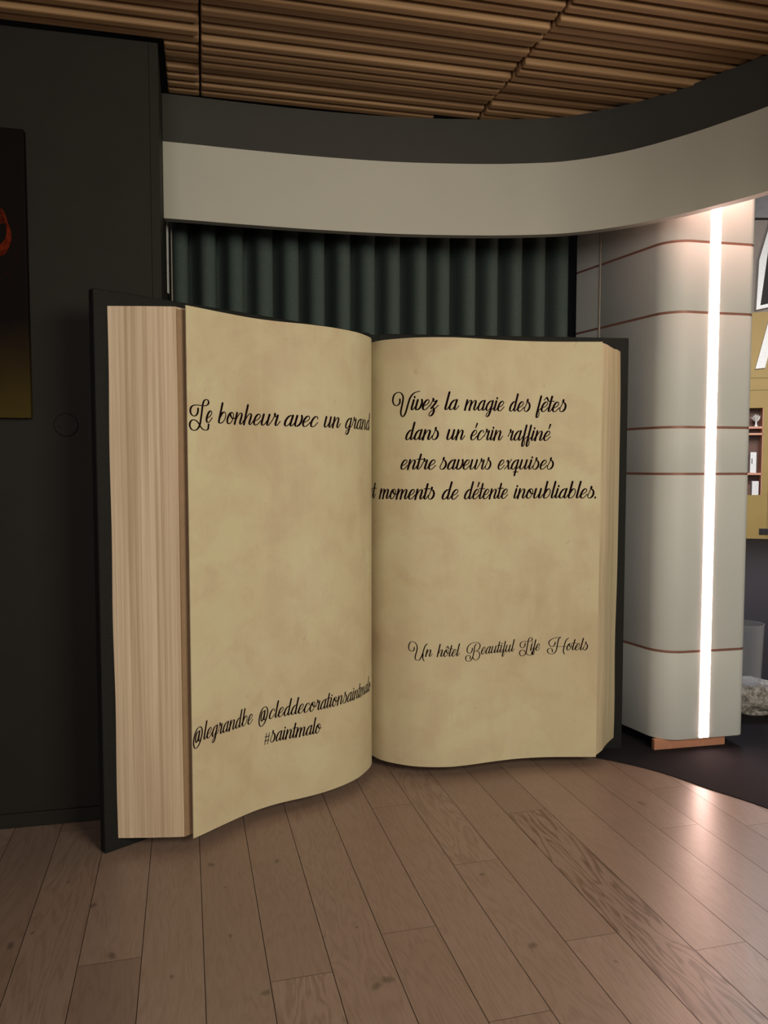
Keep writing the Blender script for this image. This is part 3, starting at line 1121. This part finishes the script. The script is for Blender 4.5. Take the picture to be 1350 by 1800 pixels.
def canvas_mat():
    m, nt, b = new_mat('painted_canvas')
    tc = N(nt, 'ShaderNodeTexCoord')
    sep = N(nt, 'ShaderNodeSeparateXYZ')
    nt.links.new(tc.outputs['Object'], sep.inputs['Vector'])
    f = noise(nt, tc.outputs['Object'], 9, 4, 0.6)
    z = mathn(nt, 'ADD', sep.outputs['Z'], mathn(nt, 'MULTIPLY', f, 0.10))
    c = ramp(nt, z, [(0.05, (0.050, 0.036, 0.006)), (0.26, (0.022, 0.013, 0.004)), (0.42, (0.004, 0.002, 0.002))])
    nt.links.new(c, b.inputs['Base Color'])
    b.inputs['Roughness'].default_value = 0.7
    b.inputs['Specular IOR Level'].default_value = 0.1
    return m


def wall_pt(t, z, off):
    p = wallp(t, off)
    return (p[0], p[1], z)


MB().box(wallp(-0.95, PD / 2 + 0.001), WD, WN, 0.505, PD / 2, 1.582, 2.640).build('canvas', canvas_mat(), paint, bevel=0.003)
M_red = plain('red_paint', (0.10, 0.012, 0.004), 0.8, var=0.5, scale=60, spec=0.05)
M_faint = plain('thin_red_paint', (0.022, 0.007, 0.005), 0.8, spec=0.05)
mb = MB()


def stroke(pts, r):
    mb.tube([wall_pt(t, z, PD + 0.0015) for t, z in catmull(pts, 6)], r, 6)


for k in range(9):
    a = k * 0.006
    stroke([(-0.56, 2.33 - a), (-0.527 + a * 0.25, 2.345 - a), (-0.512 + a * 0.3, 2.30 - a), (-0.515, 2.24 - a), (-0.55, 2.20 - a * 0.6)], 0.0022)
mb.build('red_brushstrokes', M_red, paint)
mb = MB()
stroke([(-0.478, 2.29), (-0.470, 2.22), (-0.490, 2.13), (-0.525, 2.115)], 0.0012)
stroke([(-0.51, 2.12), (-0.50, 2.08), (-0.492, 2.05)], 0.001)
stroke([(-0.488, 2.26), (-0.495, 2.15), (-0.54, 2.09)], 0.001)
mb.build('thin_brushstrokes', M_faint, paint)
mb = MB()
M_sig = plain('signature_paint', (0.055, 0.042, 0.022), 0.8, spec=0.05)
for q in (((-0.497, 1.642), (-0.497, 1.618)), ((-0.489, 1.642), (-0.489, 1.618)), ((-0.480, 1.640), (-0.480, 1.616)), ((-0.480, 1.640), (-0.470, 1.641)), ((-0.480, 1.628), (-0.472, 1.628)), ((-0.480, 1.616), (-0.469, 1.616))):
    stroke(q, 0.0009)
mb.build('signature', M_sig, paint)

plate = root('blanking_plate', 'round dark cover plate screwed flush to the dark wall below the canvas', 'wall plate', (*wallp(-0.327, 0), 1.56))


def wall_disc(t, z, r, o0, o1, n=40, br=0.003):
    mbd = MB()
    prof = [(0.0001, o1), (r - br, o1), (r, o1 - br), (r, o0)]
    vs, fs = [], []
    for rr, oo in prof:
        for k in range(n):
            g = 2 * pi * k / n
            vs.append(wall_pt(t + rr * cos(g), z + rr * sin(g), oo))
    for i in range(3):
        for k in range(n):
            fs.append((i * n + k, i * n + (k + 1) % n, (i + 1) * n + (k + 1) % n, (i + 1) * n + k))
    return mbd.add(vs, fs)


wall_disc(-0.327, 1.56, 0.044, 0.0, 0.008).build('cover_disc', M_wall, plate, smooth=True)
for sx, sz in ((-0.028, -0.006), (0.028, 0.012)):
    wall_disc(-0.327 + sx, 1.56 + sz, 0.0028, 0.0078, 0.0086, 12, 0.0004).build('screw', M_black, plate)

# ------------------------------------------------------------------ bright hall seen past the column
FA = radians(-13)
FD = (cos(FA), sin(FA))
FN = (-FD[1], FD[0])


def far(t, off=0.0):
    return (7.12 + FD[0] * t - FN[0] * off, 15.0 + FD[1] * t - FN[1] * off)


# the wall has a recess for the shelves: built as pieces around it
n0, n1, nz0, nz1 = -0.65, 0.185, 0.85, 2.53
mb = MB()
for t0, t1, z0, z1 in ((-4.5, n0, 0, 4.35), (n1, 3.2, 0, 4.35), (n0, n1, 0, nz0), (n0, n1, nz1, 4.35)):
    mb.box(far((t0 + t1) / 2, -0.2), FD, FN, (t1 - t0) / 2, 0.2, z0, z1)
wf = struct(mb.build('wall_far', M_olive))
struct(MB().box(far(-0.6, -0.2), FD, FN, 3.9, 0.2, 4.35, 7.2).build('wall_far_upper', M_greywall))
mb = MB()
for z in (2.87, 3.10):
    mb.box(far(-0.6, 0.001), FD, FN, 3.8, 0.002, z - 0.006, z + 0.006)
mb.box(far(0.30, 0.001), FD, FN, 0.004, 0.002, 0.0, 2.53)
struct(mb.build('trim_4', M_oliveline))
struct(MB().box((7.2, 6.0), (1, 0), (0, 1), 4.6, 0.03, 3.28, 5.2).build('wall_header', M_header))
struct(MB().box((6.5, 10.7), (1, 0), (0, 1), 5.5, 4.9, 7.2, 7.25).build('ceiling_hall', M_hallceil))

niche = root('wall_shelf', 'recessed copper and brown shelf niche in the yellow wall beyond the column', 'shelf', (*far((n0 + n1) / 2, -0.15), nz0))
MB().box(far((n0 + n1) / 2, -0.29), FD, FN, (n1 - n0) / 2 - 0.001, 0.01, nz0, nz1).build('back_panel', M_niche, niche)
for z in (2.155, 2.03, 1.26):
    MB().box(far((n0 + n1) / 2, -0.14), FD, FN, (n1 - n0) / 2 - 0.002, 0.135, z - 0.02, z + 0.02).build('shelf', M_nshelf, niche)
MB().box(far(n1 - 0.008, -0.14), FD, FN, 0.007, 0.135, nz0 + 0.002, nz1 - 0.002).build('side_panel', M_nshelf, niche)

vz = 2.1755
orn = root('ornament', 'pale leafy ornament standing on the top shelf of the far niche', 'ornament', (*far(0.075, -0.10), vz))
oc = far(0.075, -0.10)
MB().lathe((oc[0], oc[1], vz), [(0.0005, 0), (0.03, 0), (0.032, 0.01), (0.018, 0.04), (0.014, 0.08), (0.02, 0.10), (0.0005, 0.10)], 20).build('stem', M_bwhite, orn, smooth=True)
mb = MB()
M_pale = plain('pale_grey_leaf', (0.42, 0.40, 0.38), 0.5)
for k in range(7):
    g = -1.2 + k * 0.4
    b0 = Vector((oc[0], oc[1], vz + 0.09))
    tip = b0 + Vector((sin(g) * 0.10, 0.02 * cos(k * 2.0), 0.06 + cos(g) * 0.10))
    midp = (b0 + tip) / 2 + Vector((0, -0.012, 0.01))
    sd = Vector((cos(g), 0, -sin(g))) * 0.025
    mb.add([b0 - sd * 0.2, midp - sd, tip, midp + sd, b0 + sd * 0.2, midp + Vector((0, 0.012, 0))], [(0, 1, 5, 4), (1, 2, 5), (2, 3, 5), (3, 4, 5)])
mb.build('leaves', M_pale, orn)
bx = MB().box(far(0.03, -0.10), FD, FN, 0.055, 0.07, 1.2805, 1.68).build('white_box', M_bwhite, bevel=0.004)
tag(bx, 'tall white box with a dark mark on the middle shelf of the far niche', 'box')
MB().box(far(0.005, -0.0285), FD, FN, 0.008, 0.001, 1.46, 1.56).build('dark_mark', M_outlet, bx)
bx = MB().box(far(0.08, -0.10), FD, FN, 0.06, 0.06, 0.8505, 1.12).build('white_box', M_bwhite, bevel=0.004)
tag(bx, 'short white box at the bottom of the far niche', 'box')
bx = MB().box(far(-0.05, -0.12), FD, FN, 0.055, 0.05, 0.8505, 1.05).build('dark_box', M_niche, bevel=0.004)
tag(bx, 'small brown box beside the short white box in the far niche', 'box')

outl = root('power_socket', 'black double power socket low on the yellow wall beyond the column', 'socket', (*far(0.24, 0), 0.12))
MB().box(far(0.24, 0.008), FD, FN, 0.082, 0.008, 0.085, 0.205).build('face_plate', M_outlet, outl, bevel=0.004)
for s in (-1, 1):
    MB().box(far(0.24 + s * 0.038, 0.0165), FD, FN, 0.028, 0.002, 0.115, 0.172).build('socket_insert', M_screen, outl)

# white rimmed black panel fixed high on the far wall with a slanting white strip under it
sgn = root('wall_panel', 'white rimmed black panel with slanted sides high above the yellow wall at the right edge', 'panel', (*far(0.5, 0.1), 3.7))


def poly_slab(q, o0, o1, name, mat, parent):
    n = len(q)
    vs = []
    for o_ in (o0, o1):
        for t, z in q:
            p = far(t, o_)
            vs.append((p[0], p[1], z))
    fs = [tuple(range(n)), tuple(range(2 * n - 1, n - 1, -1))] + [(k, n + k, n + (k + 1) % n, (k + 1) % n) for k in range(n)]
    return mesh_obj(name, vs, fs, mat, parent)


poly_slab([(-0.03, 4.37), (1.60, 4.69), (1.75, 6.7), (0.32, 6.7), (0.165, 5.94), (0.0, 5.30)], 0.001, 0.14, 'frame', M_bwhite, sgn)
poly_slab([(0.04, 4.45), (1.50, 4.73), (1.62, 6.6), (0.30, 6.6), (0.20, 5.94)], 0.1405, 0.146, 'black_face', M_screen, sgn)
stp = poly_slab([(0.005, 3.27), (0.175, 3.285), (0.40, 4.36), (0.25, 4.33)], 0.001, 0.05, 'white_strip', M_bwhite, None)
tag(stp, 'slanted white strip on the yellow wall under the white rimmed black panel', 'panel')

# ------------------------------------------------------------------ clear vase on a rough stone beside the column


def stone_mat():
    m, nt, b = new_mat('rough_stone')
    mp = mapping(nt)
    f = noise(nt, mp.outputs['Vector'], 45, 6, 0.7)
    c = ramp(nt, f, [(0.35, (0.11, 0.10, 0.095)), (0.52, (0.32, 0.30, 0.285)), (0.7, (0.60, 0.58, 0.56))])
    nt.links.new(c, b.inputs['Base Color'])
    b.inputs['Roughness'].default_value = 0.6
    bump(nt, b, f, 0.6, 0.01)
    return m


M_stone = stone_mat()


def rock(c, sx, sy, sz, seed):
    bm = bmesh.new()
    bmesh.ops.create_icosphere(bm, subdivisions=4, radius=1)
    r = random.Random(seed)
    ph = [r.random() * 6 for _ in range(9)]
    vs, fs = [], []
    for v in bm.verts:
        x, y, z = v.co
        k = 1 + 0.10 * sin(3 * x + ph[0]) * sin(2.6 * y + ph[1]) + 0.06 * sin(7 * z + 5 * x + ph[2]) + 0.04 * sin(11 * y + 6 * z + ph[3]) + 0.025 * sin(19 * x + 15 * z + ph[4])
        zz = min(max(z * k, -0.55), 0.75)
        vs.append((c[0] + x * k * sx, c[1] + y * k * sy, c[2] + (zz + 0.55) * sz / 1.5))
    fs = [tuple(v.index for v in f.verts) for f in bm.faces]
    bm.free()
    return vs, fs


RC = (2.10, 4.36)
vs, fs = rock((RC[0], RC[1], 0.032), 0.19, 0.14, 0.165, 4)
st = mesh_obj('stone', vs, fs, M_stone, smooth=True)
tag(st, 'rough pale grey stone on the dark carpet behind the white column', 'stone')
slb = MB().lathe((RC[0], RC[1], 0.005), [(0.0005, 0), (0.10, 0), (0.108, 0.008), (0.108, 0.02), (0.10, 0.0275), (0.0005, 0.0275)], 36).build('stone_slab', M_stone, smooth=True)
tag(slb, 'flat pale slab under the rough stone on the carpet', 'slab')
vc = (2.05, 4.335, 0.1765)
ves = MB().lathe(vc, [(0.0005, 0.0), (0.078, 0.0), (0.084, 0.008), (0.095, 0.34), (0.091, 0.34), (0.080, 0.014), (0.0005, 0.014)], 40).build('vase', M_glass, smooth=True)
tag(ves, 'clear tapered plastic vase standing on the rough stone', 'vase')
